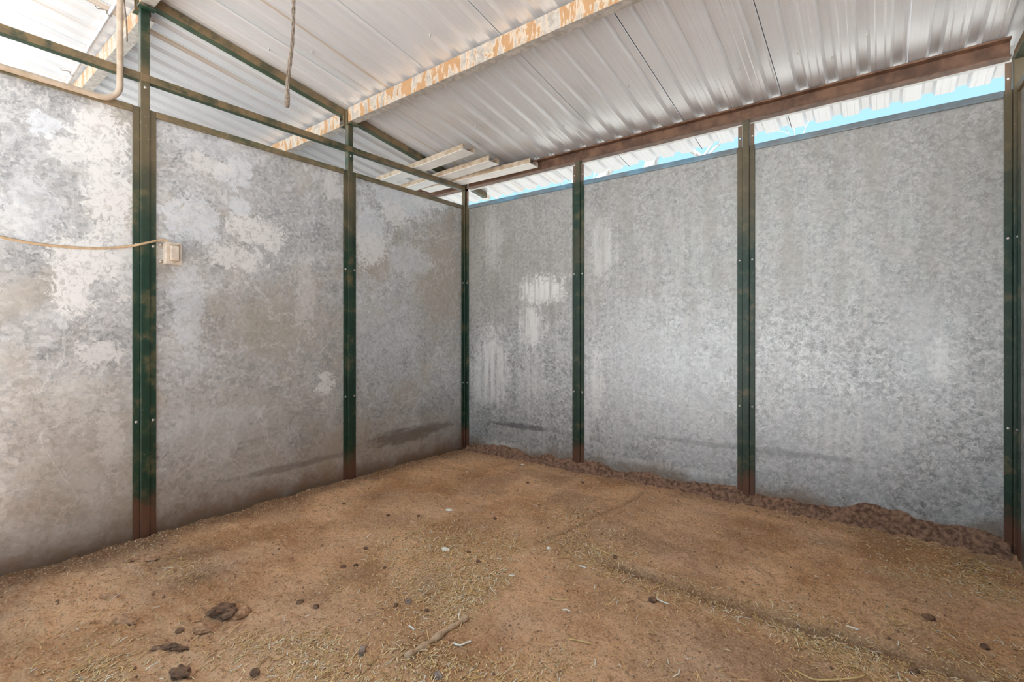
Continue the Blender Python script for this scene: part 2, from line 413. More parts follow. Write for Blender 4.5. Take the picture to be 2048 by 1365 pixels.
def height(x, y):
    x = np.asarray(x, float); y = np.asarray(y, float)
    h = fbm(x, y, 1.1, 3, 3)*0.030 + fbm(x, y, 5, 11, 4)*0.018 + fbm(x, y, 22, 23, 4)*0.020 + fbm(x, y, 55, 29, 2)*0.008
    lump = sst(-y + (1.2-x)*0.6, 1.9, 2.7)
    h = h + lump*(np.abs(fbm(x*0.7, y*1.6, 9, 41, 4))*0.05 - 0.006)
    d1, m1, d2, m2 = seams(x, y)
    h = h - m1*0.012*np.exp(-(d1/0.012)**2) + m1*0.007*np.exp(-((d1+0.05)/0.04)**2)
    h = h - m2*0.026*np.exp(-(d2/0.020)**2) + m2*0.014*np.exp(-((d2-0.06)/0.04)**2)
    # ridge of trodden soil left along the seam nearer the camera
    d3 = x - 1.98 - (y+1.9)*0.10
    h = h + 0.010*np.exp(-(d3/0.02)**2)*sst(y, -2.15, -2.0)*sst(y, -1.6, -1.75)
    # crumbled bank along the back wall, groove and lip along the left wall
    gl = 0.022 + fbm(x, y, 5, 71, 3)*0.03
    h = h - 0.022*np.exp(-((x-gl)/0.012)**2) + 0.014*np.exp(-((x-gl-0.035)/0.02)**2)*(0.5+vnoise(x, y, 9, 77))
    # hollow scraped at the far right post
    h = h - 0.05*np.exp(-(((x-3.50)/0.16)**2 + ((y+0.12)/0.07)**2))
    return h
def hz(x, y): return float(height(x, y))
def chaff_density(x, y):
    c = np.zeros_like(np.asarray(x, float))
    for px, py, rx, ry, w in CH: c = np.maximum(c, w*np.exp(-(((x-px)/rx)**2 + ((y-py)/ry)**2)))
    c = c*sst(fbm(x, y, 2.6, 101, 4), -0.17, 0.10) + 0.012
    d1, m1, d2, m2 = seams(x, y)
    c = c + 0.35*m2*np.exp(-((d2+0.06)/0.09)**2)
    return np.clip(c, 0, 1)
CH = []
for u, v, rx, ry, w in [(1000,1190,.40,.34,.9),(900,1110,.35,.25,.55),(1180,1130,.35,.25,.7),(1230,1270,.30,.22,1.0),(1080,1330,.28,.22,1.0),(900,1330,.24,.16,.75),
                        (1450,1330,.30,.26,.8),(1650,1300,.25,.2,.7),(1960,1250,.25,.40,1.0),(2000,1180,.2,.3,.8),(650,1340,.35,.14,.7),(150,1340,.25,.12,.7),
                        (330,1125,.22,.10,.45),(1180,1040,.35,.2,.3),(650,1180,.16,.10,.4),(500,1290,.2,.12,.4),(1050,1100,.3,.2,.5),(1800,1080,.25,.08,.45)]:
    p = onz(u, v); CH.append((p.x, p.y, rx, ry, w))

def make_floor():
    nx, ny = 560, 580
    xs = np.linspace(-0.02, XR+0.02, nx); ys = np.linspace(-3.70, 0.02, ny)
    gx, gy = np.meshgrid(xs, ys, indexing='ij'); gz = height(gx, gy)
    v = np.stack([gx, gy, gz], -1).reshape(-1, 3)
    i, j = np.meshgrid(np.arange(nx-1), np.arange(ny-1), indexing='ij')
    a = (i*ny+j).ravel(); f = np.stack([a, a+ny, a+ny+1, a+1], -1)
    me = bpy.data.meshes.new('floor'); me.from_pydata(v.tolist(), [], f.tolist()); me.shade_smooth()
    d1, m1, d2, m2 = seams(gx, gy)
    n = fbm(gx, gy, 3.2, 201, 5)
    soil_dark = 1.0*np.exp(-((gx-0.03)/(0.15+n*0.25))**2)*sst(gx, -1, 0)  # darker soil: wall groove and seams, then damp patches
    soil_dark = np.maximum(soil_dark, 0.55*m1*np.exp(-(d1/0.018)**2)); soil_dark = np.maximum(soil_dark, 0.85*m2*np.exp(-((d2+0.01)/0.05)**2))
    soil_dark = np.maximum(soil_dark, 0.35*m1*np.exp(-((d1-0.1)/0.13)**2))
    soil_dark = np.maximum(soil_dark, 0.7*np.exp(-((gy+0.09)/0.09)**2)*(0.5+n*1.5)*sst(gx, .4, .8))
    for u, vv, rx, ry, w in [(385,1110,.10,.24,.8),(395,1160,.10,.12,.6),(745,995,.10,.10,.6),(1180,945,.12,.14,.55),(860,1060,.25,.10,.35),(1520,1050,.25,.08,.35),
                             (1700,1095,.22,.10,.4),(1900,1210,.3,.3,.3),(1950,1340,.2,.2,.4),(455,1232,.06,.06,.7),(1330,990,.16,.07,.5)]:
        p = onz(u, vv); soil_dark = np.maximum(soil_dark, w*np.exp(-(((gx-p.x)/rx)**2 + ((gy-p.y)/ry)**2))*np.clip(0.75+n*2.2, 0, 1.3))
    soil_dark = np.maximum(soil_dark, 0.38*sst(fbm(gx, gy, 3.3, 241, 6), 0.0, 0.2))
    pink = np.clip(n*2.0+0.1, 0, 1)
    for u, vv, r, w in [(850,1160,.12,1),(1400,1330,.25,.9),(1330,1100,.25,.8),(600,1270,.35,.6),(1600,1340,.22,.6),(1040,1240,.12,.8)]:
        p = onz(u, vv); pink = np.maximum(pink, w*np.exp(-((gx-p.x)**2 + (gy-p.y)**2)/r**2))
    ch = chaff_density(gx, gy)
    colr = np.stack([np.clip(soil_dark, 0, 1), ch, np.clip(pink, 0, 1), np.ones_like(ch)], -1).reshape(-1, 4)
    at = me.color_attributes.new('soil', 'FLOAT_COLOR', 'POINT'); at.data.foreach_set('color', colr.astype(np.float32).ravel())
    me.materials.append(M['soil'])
    o = bpy.data.objects.new('floor', me); COL.objects.link(o)
    return tag(o, 'trodden reddish brown dirt floor of the stall', 'floor', kind='structure')
FLOOR = make_floor()

def make_yard():
    m = MB(); z = -0.03
    # ground round the stall, with the stall's own floor left out
    xs = [-30, -0.02, XR+0.02, 30]; ys = [-30, -3.70, 0.02, 40]
    for i in range(3):
        for j in range(3):
            if (i == 1 and j == 1) or j == 2: continue
            m.add([(xs[i],ys[j],z),(xs[i+1],ys[j],z),(xs[i+1],ys[j+1],z),(xs[i],ys[j+1],z)], [(0,1,2,3)])
    m.add([(-0.02,-3.70,z),(XR+0.02,-3.70,z),(XR+0.02,0.02,z-.06),(-0.02,0.02,z-.06)], [(0,1,2,3)])
    o = m.build('ground', M['yard'])
    return tag(o, 'pale bare ground outside around the stall', 'ground', kind='structure')
make_yard()
m = MB(); m.add([(-30,0.021,-.03),(30,0.021,-.03),(30,40,-.03),(-30,40,-.03)], [(0,1,2,3)])
M['dimground'] = simple('bounce_dimming_ground', (0.08, 0.082, 0.08), (0.13, 0.13, 0.125), 4, 0.95)  # unseen ground made dark to cut the bounce light on the eave
tag(m.build('ground_behind', M['dimground']), 'unseen ground behind the back wall, darkened to dim the eave underside', 'ground', kind='structure')

# ------------------------------------------------------------------ walls
BOLTZ = (1.51, 0.60)
bolt_mesh = None
def bolt(parent, p, axis):
    """small domed bolt head; the mesh is shared"""
    global bolt_mesh
    if bolt_mesh is None:
        m = MB(); r = 0.0075; rings = [(r, 0), (r*.85, .35), (r*.45, .55)]
        n = 8
        vs = [(a*math.cos(2*math.pi*i/n), a*math.sin(2*math.pi*i/n), h*r) for a, h in rings for i in range(n)] + [(0, 0, .62*r)]
        fs = [(k*n+i, k*n+(i+1)%n, (k+1)*n+(i+1)%n, (k+1)*n+i) for k in range(2) for i in range(n)] + [(2*n+i, 2*n+(i+1)%n, 3*n) for i in range(n)]
        m.add(vs, fs); o = m.build('bolt', M['bolt'], parent, True); bolt_mesh = o.data
    else:
        o = bpy.data.objects.new('bolt', bolt_mesh); COL.objects.link(o); o.parent = parent
    o.location = p; o.rotation_euler = Vector(axis).to_track_quat('Z', 'Y').to_euler()
    return o

def wall(name, label, axis, fixed, inn, coords, sheet_mat, top_mat, post_mat, flange_up=False, full=True, zpost=None):
    """axis 'y': wall in the plane x=fixed with posts at y=coords; axis 'x' likewise. inn=+1/-1: side of the stall interior"""
    W = empty(name); tag(W, label, 'wall', kind='structure')
    def B(a0, a1, d0, d1, z0, z1):      # a along the wall, d = distance towards the interior
        e0, e1 = sorted((fixed+inn*d0, fixed+inn*d1)); a0, a1 = sorted((a0, a1))
        return (e0, e1, a0, a1, z0, z1) if axis == 'y' else (a0, a1, e0, e1, z0, z1)
    for i in range(len(coords)-1):
        c0, c1 = coords[i], coords[i+1]
        s = onebox('wall_sheet', B(c0+0.045, c1-0.045, -0.004, 0.0, -0.05, TOPZ-0.02), sheet_mat, W)
        for a, sg in ((c0, 1), (c1, -1)):
            ch = MB()
            ch.box(*B(a+sg*0.021, a+sg*0.050, -0.018, 0.009, -0.06, TOPZ-0.001))
            co = ch.build('edge_channel', post_mat, s, bevel=0.0015)
        t = MB()
        a0, a1 = c0+0.050, c1-0.050
        t.box(*B(a0, a1, -0.022, 0.014, TOPZ-0.034, TOPZ))
        t.build('top_channel', top_mat, s, bevel=0.004)
        if full:
            for a in (c0+0.036, c1-0.036):
                for z in BOLTZ:
                    p = (fixed+inn*0.009, a, z) if axis == 'y' else (a, fixed+inn*0.009, z)
                    bolt(s, p, (inn, 0, 0) if axis == 'y' else (0, inn, 0))
    for i, c in enumerate(coords):
        top = zpost(c) if zpost else 2.38
        p = onebox('post', B(c-0.020, c+0.020, -0.022, 0.018, -0.08, top), post_mat, W, bevel=0.003)
        if flange_up:
            for sg in (-1, 1):
                if (i == 0 and sg == -1): continue
                a0, a1 = sorted((c+sg*0.024, c+sg*0.046)); pl = MB(); zc = 2.275; am = (a0+a1)/2; r = 0.0045; d = (0.0, 0.004)
                pl.box(*B(a0, a1, *d, TOPZ, zc-r)); pl.box(*B(a0, a1, *d, zc+r, 2.352))
                pl.box(*B(a0, am-r, *d, zc-r, zc+r)); pl.box(*B(am+r, a1, *d, zc-r, zc+r))
                pl.build('bolt_plate', M['rustplate'], p)
    return W

yL = [-3*PITCH_L, -2*PITCH_L, -PITCH_L, 0.0]
WL = wall('wall_left', 'blotched galvanised sheet wall with green posts and an outlet box', 'y', 0.0, 1, yL[:-1]+[-0.0], M['wallL'], M['olive'], M['green'],
          zpost=lambda y: roofz(y) - 0.012 if y < -0.1 else 2.38)
xB = [0.0, PITCH_B, 2*PITCH_B, 3*PITCH_B]
WB = wall('wall_back', 'streaked galvanised sheet wall below the open strip of sky', 'x', 0.0, -1, xB, M['wallB'], M['blue'], M['green'], flange_up=True)
WR = wall('wall_right', 'galvanised sheet wall edge at the right border of the picture', 'y', XR, -1, yL, M['wallB'], M['olive'], M['green'],
          zpost=lambda y: roofz(y) - 0.012 if y < -0.1 else 2.38)
WN = wall('wall_neighbour', 'galvanised sheet wall of the next stall beyond the left wall', 'x', 0.0, -1, [-3*PITCH_B, -2*PITCH_B, -PITCH_B, 0.0], M['wallB'], M['blue'], M['green'], full=False)

WF = wall('wall_sidelight_block', 'added unseen wall past the next stall, keeping side light out', 'y', -3*PITCH_B, 1, yL, M['wallB'], M['olive'], M['green'], full=False,  # unseen wall added so that light enters only from the front
          zpost=lambda y: roofz(y) - 0.012 if y < -0.1 else 2.38)
# upper rails between the posts of the side walls
for W, x in ((WL, 0.0), (WR, XR)):
    for i in range(3):
        m = MB(); m.box(x-0.020, x+0.020, yL[i]+0.0205, yL[i+1]-0.0205, 2.354, 2.394)
        m.build('upper_rail', M['greendust'], W, bevel=0.003)
    for i in range(3):
        m = MB(); m.box(x-0.021, x+0.021, yL[i]-0.0205, yL[i]+0.0205, 2.353, 2.395)
        m.build('rail_joint', M['greendust'], W, bevel=0.003)
        bolt(W, (x+(0.018 if x == 0 else -0.018), yL[i], 2.325), (1 if x == 0 else -1, 0, 0))
    # saddle brackets that carry the purlins at the post tops
    for i in (1, 2):
        y, zb = yL[i], roofz(yL[i]) - 0.115
        for sg in (-1, 1):
            m = MB()
            m.box(*sorted((x+sg*0.021, x+sg*0.060)), y-0.036, y+0.036, zb-0.008, zb)
            m.box(*sorted((x+sg*0.021, x+sg*0.026)), y-0.036, y+0.036, zb, zb+0.075)
            m.build('saddle_bracket', M['greendust'], W)

# rusty kick channel and crumbled red soil bank at the foot of the back wall
def make_bank():
    xs = np.linspace(0.03, XR-0.03, 260); prof = [0, .008, .02, .036, .056, .085]
    v = []; f = []
    n = len(prof)
    hh = np.clip(0.055 + fbm(xs, xs*0, 4, 301, 5)*0.13 + 0.022*sst(xs, 1.4, 2.4), 0.012, 0.12)
    hh = hh*sst(xs, -0.1, 0.12)
    for i, x in enumerate(xs):
        for k, d in enumerate(prof):
            t = k/(n-1); j = float(fbm(np.array(x), np.array(d*3+k), 14, 311, 3))
            z = hh[i]*(1-t**1.3) + j*0.022*(1 if 0 < k < n-1 else .4) - 0.02*t
            yy = -d*(0.85+j*1.2) - 0.0005
            v.append((x, yy, z + 0.004))
    for i in range(len(xs)-1):
        for k in range(n-1):
            a = i*n+k; f.append((a, a+1, a+n+1, a+n))
    m = MB(); m.add(v, f); o = m.build('soil_bank', M['berm'], FLOOR, True)
    tag(o, 'crumbling dark red soil heaped along the back wall'); return o
make_bank()

# ------------------------------------------------------------------ roof
CE = empty('ceiling', (0, 0, 0)); tag(CE, 'ribbed bare metal roof sheets seen from below', 'roof', kind='structure')
SHEET = 0.58; X0 = 1.415
def make_sheet(xa, i):
    pitch = SHEET/4; prof = []
    for r in range(4):
        c = xa + pitch*(r+1) - 0.038
        prof += [(c-0.034, 0), (c-0.020, 0.023), (c+0.015, 0.023), (c+0.029, 0)]
        if r < 3:
            q = c + pitch/2
            for s in (-0.022, 0.016): prof += [(q+s-.004, 0), (q+s, 0.0025), (q+s+.004, 0)]
    prof = [(xa, 0.0)] + prof + [(xa+SHEET-0.005, 0.0), (xa+SHEET-0.005, 0.015), (xa+SHEET+0.012, 0.015)]
    m = MB(); ys = [-4.12, -2.44, -1.22, 0.0, 0.485 - 0.034*min(max(xa+0.29, 0), 2.3) + rnd.uniform(-0.007, 0.007)]
    n = len(prof); v = []
    for y in ys:
        for (x, h) in prof: v.append((x, y, roofz(y) + h))
    nb = len(v)
    for y in ys:
        for (x, h) in prof: v.append((x, y, roofz(y) + h + 0.0012))
    f = []
    for k in range(len(ys)-1):
        for a in range(n-1):
            q = k*n+a; f += [(q, q+n, q+n+1, q+1), (nb+q, nb+q+1, nb+q+n+1, nb+q+n)]
    for k in (0, len(ys)-1):
        for a in range(n-1): q = k*n+a; f.append((q, q+1, nb+q+1, nb+q))
    m.add(v, f)
    o = m.build('roof_sheet', M['roof'], CE)
    return o
sheets = {}
i0 = -18  # leftmost sheets lie out of view, added to keep side light out
for i in range(i0, 9): sheets[i] = make_sheet(X0 + SHEET*i, i)
# the pointed tips of roofing screws that came through the sheets
for u, v in [(1258,171),(1128,252),(1478,136),(1597,106),(1665,115),(1733,66),(950,253),(1040,262),(1095,258),(538,98),(625,105),(860,70)]:
    p = onroof(u, v, -0.001); idx = math.floor((p.x - X0)/SHEET)
    if idx in sheets:
        m = MB(); m.tube([p + Vector((0,0,.004)), p - Vector((0,0,.006)), p - Vector((0.002,0.002,.016))], [.007, .005, .001], 6)
        m.build('screw_tip', M['bolt'], sheets[idx])

def rafter(x, label):
    m = MB(); h = 0.05
    def sec(y): return (Vector((x, y, roofz(y)-0.003)), Vector((1,0,0)), Vector((0,0,1)))
    m.sweep([(-0.025,-h),(0.025,-h),(0.025,0),(-0.025,0)], [sec(-4.10), sec(0.34)])
    o = m.build('rafter', M['greendust'], None, bevel=0.003)
    return o
# rafters are interrupted by nothing: they pass just behind the post faces
ra = rafter(-0.046, ''); tag(ra, 'dark green sloping roof rafter above the left wall', 'rafter', 'green roof rafters')
rb = rafter(XR-0.046+0.09, ''); tag(rb, 'dark green roof rafter at the top right corner of the picture', 'rafter', 'green roof rafters')

def purlin(x0, x1, y, label, dz=0.0, mat='purlin'):
    z1 = roofz(y) - 0.006 + dz; z0 = z1 - 0.100; t = 0.004
    prof = [(0,z0),(0.058,z0),(0.058,z0+0.016),(0.058-t,z0+0.016),(0.058-t,z0+t),(t,z0+t),(t,z1-t),(0.058-t,z1-t),(0.058-t,z1-0.016),(0.058,z1-0.016),(0.058,z1),(0,z1)]
    m = MB()
    m.sweep(prof, [(Vector((x, y-0.029, 0)), Vector((0,1,0)), Vector((0,0,1))) for x in (x0, x1)])
    o = m.build('purlin', M[mat]); return tag(o, label, 'purlin', 'galvanised roof purlins')
purlin(0.028, XR-0.03, yL[2], 'long mud-streaked galvanised purlin crossing the ceiling of the stall')
purlin(-3.5, -0.075, yL[2], 'short mud-streaked galvanised purlin beyond the left wall, right of the hanging wire', -0.012)
purlin(-3.5, -0.075, yL[1]+0.04, 'galvanised purlin at the top left with a conduit beside it', -0.004)
purlin(0.028, XR-0.03, yL[1], 'galvanised purlin just above the upper border of the picture')

def eave_beam(x0, x1, label):
    z1 = 2.474; z0 = 2.380; t = 0.005
    prof = [(-0.012,z0),(0.05,z0),(0.05,z1),(-0.012,z1),(-0.012,z1-0.010),(0.026,z1-0.012),(0.026,z0+t),(-0.012,z0+t)]
    m = MB(); m.sweep(prof, [(Vector((x, 0, 0)), Vector((0,1,0)), Vector((0,0,1))) for x in (x0, x1)])
    o = m.build('eave_beam', M['rustbeam']); return tag(o, label, 'beam', 'rusty eave beams')
eave_beam(0.024, XR-0.024, 'long rusty brown channel beam above the back wall')
eave_beam(-3.5, -0.024, 'short stretch of rusty brown beam behind the left wall corner')
m = MB(); m.box(-3.5, XR+2, 0.052, 0.100, 2.388, 2.394); m.box(-3.5, XR+2, 0.052, 0.056, 2.394, 2.452)
tag(m.build('trim_1', M['zincpale']), 'thin pale metal strip under the rusty eave beam', 'trim', kind='structure')

# ------------------------------------------------------------------ loose channels laid on the rail near the corner
def loose_channel(p0, p1, wdt, label):
    """p0/p1: the near bottom corner at the right end / left end (x, y); bottom at z"""
    z = 2.397; hgt = 0.042; t = 0.004
    a = Vector((p0[0], p0[1], 0)); b = Vector((p1[0], p1[1], 0)); d = (a-b).normalized(); s = Vector((-d.y, d.x, 0)) if d.x > 0 else Vector((d.y, -d.x, 0))
    b = a - d*max((a-b).length, 1.22)
    o = empty('steel_channel', tuple((a+b)/2 + s*wdt/2 + Vector((0,0,z))))
    inv = o.location.copy(); mid = (a+b)/2; L = (a-b).length/2
    def part(nm, off, hs, zc, hh, mat):
        m = MB(); m.obox(mid + s*off + Vector((0,0,zc)), d, s, UP, L, hs, hh)
        m.build(nm, M[mat], o).matrix_parent_inverse = Matrix.Translation(-inv)
    part('base_plate', wdt/2, wdt/2, z+t/2, t/2, 'chwhite')
    part('side_flange', t/2, t/2, z+t+(hgt-t)/2, (hgt-t)/2, 'chtan')
    part('side_flange', wdt-t/2, t/2, z+t+(hgt-t)/2, (hgt-t)/2, 'chtan')
    part('lip', t+0.011, 0.011, z+hgt-t/2, t/2, 'chtan'); part('lip', wdt-t-0.011, 0.011, z+hgt-t/2, t/2, 'chtan')
    return tag(o, label, 'metal channel', 'loose pale metal channels laid over the wall corner')
def chan(u0, v0, u1, v1, w, label):
    a, b = onz(u0, v0, 2.397), onz(u1, v1, 2.397); loose_channel((a.x, a.y), (b.x, b.y), w, label)
chan(925.4, 299, 757.6, 362.3, 0.118, 'upper left of three loose pale metal channels, furthest from the back wall')
chan(977.3, 321.9, 808.6, 376.3, 0.118, 'middle of three loose pale metal channels over the corner')
chan(1060, 327, 903.5, 365, 0.118, 'right-hand of three loose pale metal channels, against the rusty beam')

# ------------------------------------------------------------------ electrical things on the left wall
b0 = onx(345, 508, 0.03)
ob = empty('outlet_box', (0.0, b0.y, b0.z - 0.056))
def opart(nm, x0, x1, y0, y1, z0, z1, mat, par=None, bev=0.003):
    m = MB(); m.box(x0, x1, y0, y1, z0, z1); o = m.build(nm, M[mat], par or ob, bevel=bev)
    if par is None: pass
    return o
hw, hh_ = 0.036, 0.056
body = opart('box_body', 0.001, 0.046, -hw, hw, 0, 2*hh_, 'beige')
cov = opart('cover_plate', 0.0462, 0.052, -hw-0.002, hw+0.002, -0.002, 2*hh_+0.002, 'beige')
gk = opart('gasket', 0.0522, 0.0545, -0.021, 0.023, 0.014, 0.099, 'beigedust', cov, bev=0.001)
lid = opart('flap_lid', 0.0547, 0.063, -0.018, 0.021, 0.017, 0.096, 'beige', cov)
opart('hinge', 0.0547, 0.061, -0.020, -0.010, 0.0965, 0.102, 'beigedust', cov, bev=0.001)
opart('hinge', 0.0547, 0.061, 0.012, 0.022, 0.0965, 0.102, 'beigedust', cov, bev=0.001)
opart('latch', 0.0547, 0.060, -0.006, 0.009, 0.009, 0.0165, 'beigedust', cov, bev=0.001)
for z in (0.012, 0.100):
    tb = opart('mounting_tab', 0.0005, 0.005, -hw-0.017, -hw-0.0005, z-0.008, z+0.008, 'beigedust', bev=0.001)
    bt = bolt(ob, (0.005, -hw-0.010, z), (1, 0, 0))
tag(ob, 'beige plastic outlet box screwed to the left wall beside the green post', 'outlet box')

cp = [onx(-60,462,.004), onx(0,474,.004), onx(60,486,.004), onx(120,493,.004), onx(185,497,.004), onx(235,495,.008), onx(264,492,.016), onx(280,489,.024), onx(298,485,.021),
      onx(312,482,.014), onx(325,480,.014), onx(334,482,.02), onx(341,488,.026)]
m = MB(); pts = catmull(cp, 6)
path = []
for i, p in enumerate(pts):
    t = (pts[min(i+1, len(pts)-1)]-pts[max(i-1, 0)]).normalized(); n = Vector((1,0,0)); b = t.cross(n).normalized()
    path.append((p, n*0.003, b*0.006))
m.sweep([(math.cos(2*math.pi*i/8), math.sin(2*math.pi*i/8)) for i in range(8)], path)
tag(m.build('power_cable', M['cable'], None, True), 'thin tan cable sagging across the left wall into the outlet box', 'cable')

# tan conduit: along the panel top, bending up past the upper rail to the roof
xc = 0.040
ya = onx(240, 100, xc).y; zl = onx(100, 163, xc).z
p_left = Vector((xc, -3.6, zl)); R_ = 0.085
pts = [p_left, Vector((xc, ya-R_-0.3, zl))] + [Vector((xc, ya-R_+R_*math.sin(a), zl+R_-R_*math.cos(a))) for a in [math.pi/2*k/10 for k in range(11)]]
pts += [Vector((xc, ya, zl+R_+0.2)), Vector((xc, ya, roofz(ya)-0.004))]
m = MB(); m.tube(pts, 0.0135, 12)
tag(m.build('bent_conduit', M['pipe'], None, True), 'tan conduit pipe along the wall top, bent upwards beside the post', 'conduit')

# slim galvanised conduit with wire hooks, beside the top left purlin
ca, cb = onroof(240, -6, -0.035), onroof(128, 176, -0.035)
dcb = (cb-ca).normalized()
m = MB(); m.tube([ca - dcb*0.04, (ca+cb)/2, cb + dcb*1.6], 0.011, 10)
ec = m.build('slim_conduit', M['emt'], None, True); tag(ec, 'slim galvanised conduit under the roof at the top left', 'conduit')
for u, v in ((218, 26), (150, 150)):
    q = onroof(u, v, -0.035); t = ((q-ca).dot(dcb)); q = ca + dcb*t
    pts = [q + Vector((0, -0.014*math.cos(a) , 0.014*math.sin(a))) for a in [math.pi*k/6 - 2.2 for k in range(10)]]
    pts += [q + Vector((-0.01, -0.030, 0.012)), q + Vector((-0.015, -0.050, 0.006)), q + Vector((-0.02, -0.058, 0.020))]
    m = MB(); m.tube(pts, 0.0022, 5); m.build('wire_hook', M['wire'], ec, True)
# small cord dangling from the purlin end
ct = onx(247, -8, -0.16); m = MB()
m.tube(catmull([ct, onx(250, 20, -0.16), onx(253, 50, -0.155), onx(254, 82, -0.15)], 5), 0.004, 6)
tag(m.build('short_cord', M['wire'], None, True), 'short frayed cord dangling at the purlin end, top left', 'cord')

# hanging twist of bare wires
def depthpt(u, v, dep): return CAM + ray(u, v)*dep
tp, bt_ = depthpt(585.5, 0, 2.40), depthpt(578, 214, 2.40)
hw_ = empty('hanging_wire', tuple(bt_)); tag(hw_, 'twisted bundle of brown wires hanging from the roof', 'wire')
topz = roofz(tp.y) - 0.002
k3 = Vector((tp.x, tp.y, topz))
for s in range(4):
    pts = []
    for i in range(46):
        t = i/45; c = k3.lerp(Vector(bt_), t) + Vector((0.008*math.sin(t*5), 0.006*math.sin(t*4+1), 0))
        a = t*19 + s*math.pi/2; r = 0.0050 + 0.0025*math.sin(t*9+s)
        pts.append(c + Vector((math.cos(a)*r, math.sin(a)*r, 0)))
    m = MB(); m.tube(pts, 0.0042, 6); o = m.build('wire_strand', M['wire'], hw_, True); o.matrix_parent_inverse = Matrix.Translation(-hw_.location)
m = MB(); m.tube([k3.lerp(Vector(bt_), t) + Vector((0.008*math.sin(t*5), 0.006*math.sin(t*4+1), 0)) for t in (.86,.92,.98,1.0)], [.008,.012,.012,.010], 10)
o = m.build('tape_wrap', M['wire'], hw_, True); o.matrix_parent_inverse = Matrix.Translation(-hw_.location)

# ------------------------------------------------------------------ tree beyond the back wall (seen through the gap)
def limb(m, a, b, r0, r1, wig=0.05, n=7):
    a, b = Vector(a), Vector(b); L = (b-a).length; pts = []
    for i in range(n):
        t = i/(n-1); j = Vector((rnd.uniform(-1,1), rnd.uniform(-1,1), rnd.uniform(-1,1)))*wig*L*(0 if i in (0, n-1) else 1)
        pts.append(a.lerp(b, t)+j)
    m.tube(pts, [r0+(r1-r0)*i/(n-1) for i in range(n)], 8); return pts
def P(u, v, d): return depthpt(u, v, d)
def tree(name, label, base_uv, dep, limbs):
    c = depthpt(base_uv, 600, dep); base = Vector((c.x, c.y, -0.05)); fork = Vector((c.x, c.y, 1.9))
    root = empty(name, tuple(base)); tag(root, label, 'tree', 'bare trees behind the back wall')
    m = MB(); limb(m, base, fork, 0.16, 0.12, 0.02)
    o = m.build('trunk', M['bark'], root, True); o.matrix_parent_inverse = Matrix.Translation(-base)
    for (u0, v0, u1, v1, r0, r1) in limbs:
        m = MB(); q, e = P(u0, v0, dep), P(u1, v1, dep)
        dirn = (e-q)
        pts = limb(m, fork, q, r0*1.25, r0, 0.02); limb(m, q, q+dirn*2.2, r0, r1, 0.02)
        for k in range(3):
            s = q + dirn*rnd.uniform(.5, 2.0); limb(m, s, s + Vector((rnd.uniform(-.5,.5), rnd.uniform(-.5,.5), rnd.uniform(.2,.8))), r1*.6, 0.004, 0.06)
        o = m.build('branch', M['bark'], root, True); o.matrix_parent_inverse = Matrix.Translation(-base)
tree('bare_tree', 'pale bare tree limbs showing in the gap right of the second post', 1250, 9.0,
     [(1190,372,1222,335,.10,.07),(1298,345,1308,310,.13,.09),(1183,372,1190,345,.012,.008),(1410,322,1376,292,.05,.03),(1402,330,1440,285,.03,.012),(1395,330,1425,285,.025,.01)])
tree('bare_tree', 'pale thin twigs in the sky gap at the middle of the back wall', 1600, 11.0,
     [(1592,285,1586,255,.010,.006),(1596,285,1612,255,.010,.006),(1588,285,1574,262,.008,.004)])
tree('bare_tree', 'pale thin twigs in the sky gap left of the post nearest the corner', 1110, 11.0,
     [(1128,385,1122,362,.012,.006),(1135,380,1145,366,.008,.005),(1000,410,990,390,.03,.02)])

# ------------------------------------------------------------------ things lying on the floor
def lump(name, u, v, sx, sy, sz, mat, label, cat, group=None, rough=0.35, seed=0, rot=0.0, sub=2):
    g = onz(u, v); r = random.Random(seed*13+5)
    x, y = g.x, g.y; z = hz(x, y)
    bm = bmesh.new(); bmesh.ops.create_icosphere(bm, subdivisions=sub, radius=1)
    off = Vector((r.random()*50, r.random()*50, r.random()*50))
    for q in bm.verts:
        n = mnoise.noise(q.co*1.3+off)*rough + mnoise.noise(q.co*3.1+off)*rough*.5
        q.co *= 1+n
        q.co = Vector((q.co.x*sx, q.co.y*sy, q.co.z*sz))
    bmesh.ops.rotate(bm, verts=bm.verts, cent=(0,0,0), matrix=Matrix.Rotation(rot, 3, 'Z'))
    me = bpy.data.meshes.new(name); bm.to_mesh(me); bm.free(); me.materials.append(M[mat])
    if rough < 0.25: me.shade_smooth()
    o = bpy.data.objects.new(name, me); o.location = (x, y, z + sz*0.45); COL.objects.link(o)
    return tag(o, label, cat, group)
lump('white_chip', 898, 1020, .024, .018, .004, 'white', 'flat white oval chip alone on the dirt mid floor', 'chip', 'pale chips on the floor', .12, 1, .5)
lump('white_chip', 1045, 930, .016, .012, .004, 'white', 'small white chip nearest the back wall', 'chip', 'pale chips on the floor', .12, 2)
lump('white_chip', 890, 1101, .026, .015, .008, 'white', 'jagged cream chip at the edge of the straw litter', 'chip', 'pale chips on the floor', .5, 3, .2)
lump('white_chip', 721, 974, .012, .008, .004, 'chtan', 'tiny tan chip at the foot of the middle left wall post', 'chip', 'pale chips on the floor', .3, 4)
lump('pebble', 1097, 1098, .010, .010, .008, 'white', 'round cream pebble among the straw', 'pebble', None, .1, 5)
lump('stone', 725, 1308, .014, .018, .016, 'stone', 'grey stone standing left of the long stick', 'stone', 'stones on the floor', .45, 6, .6)
lump('stone', 876, 1354, .016, .014, .013, 'stone', 'dark stone at the bottom border below the stick', 'stone', 'stones on the floor', .4, 7)
lump('stone', 510, 1352, .017, .014, .013, 'clod', 'dark lump at the bottom border left of the stone by the stick', 'stone', 'stones on the floor', .4, 8)
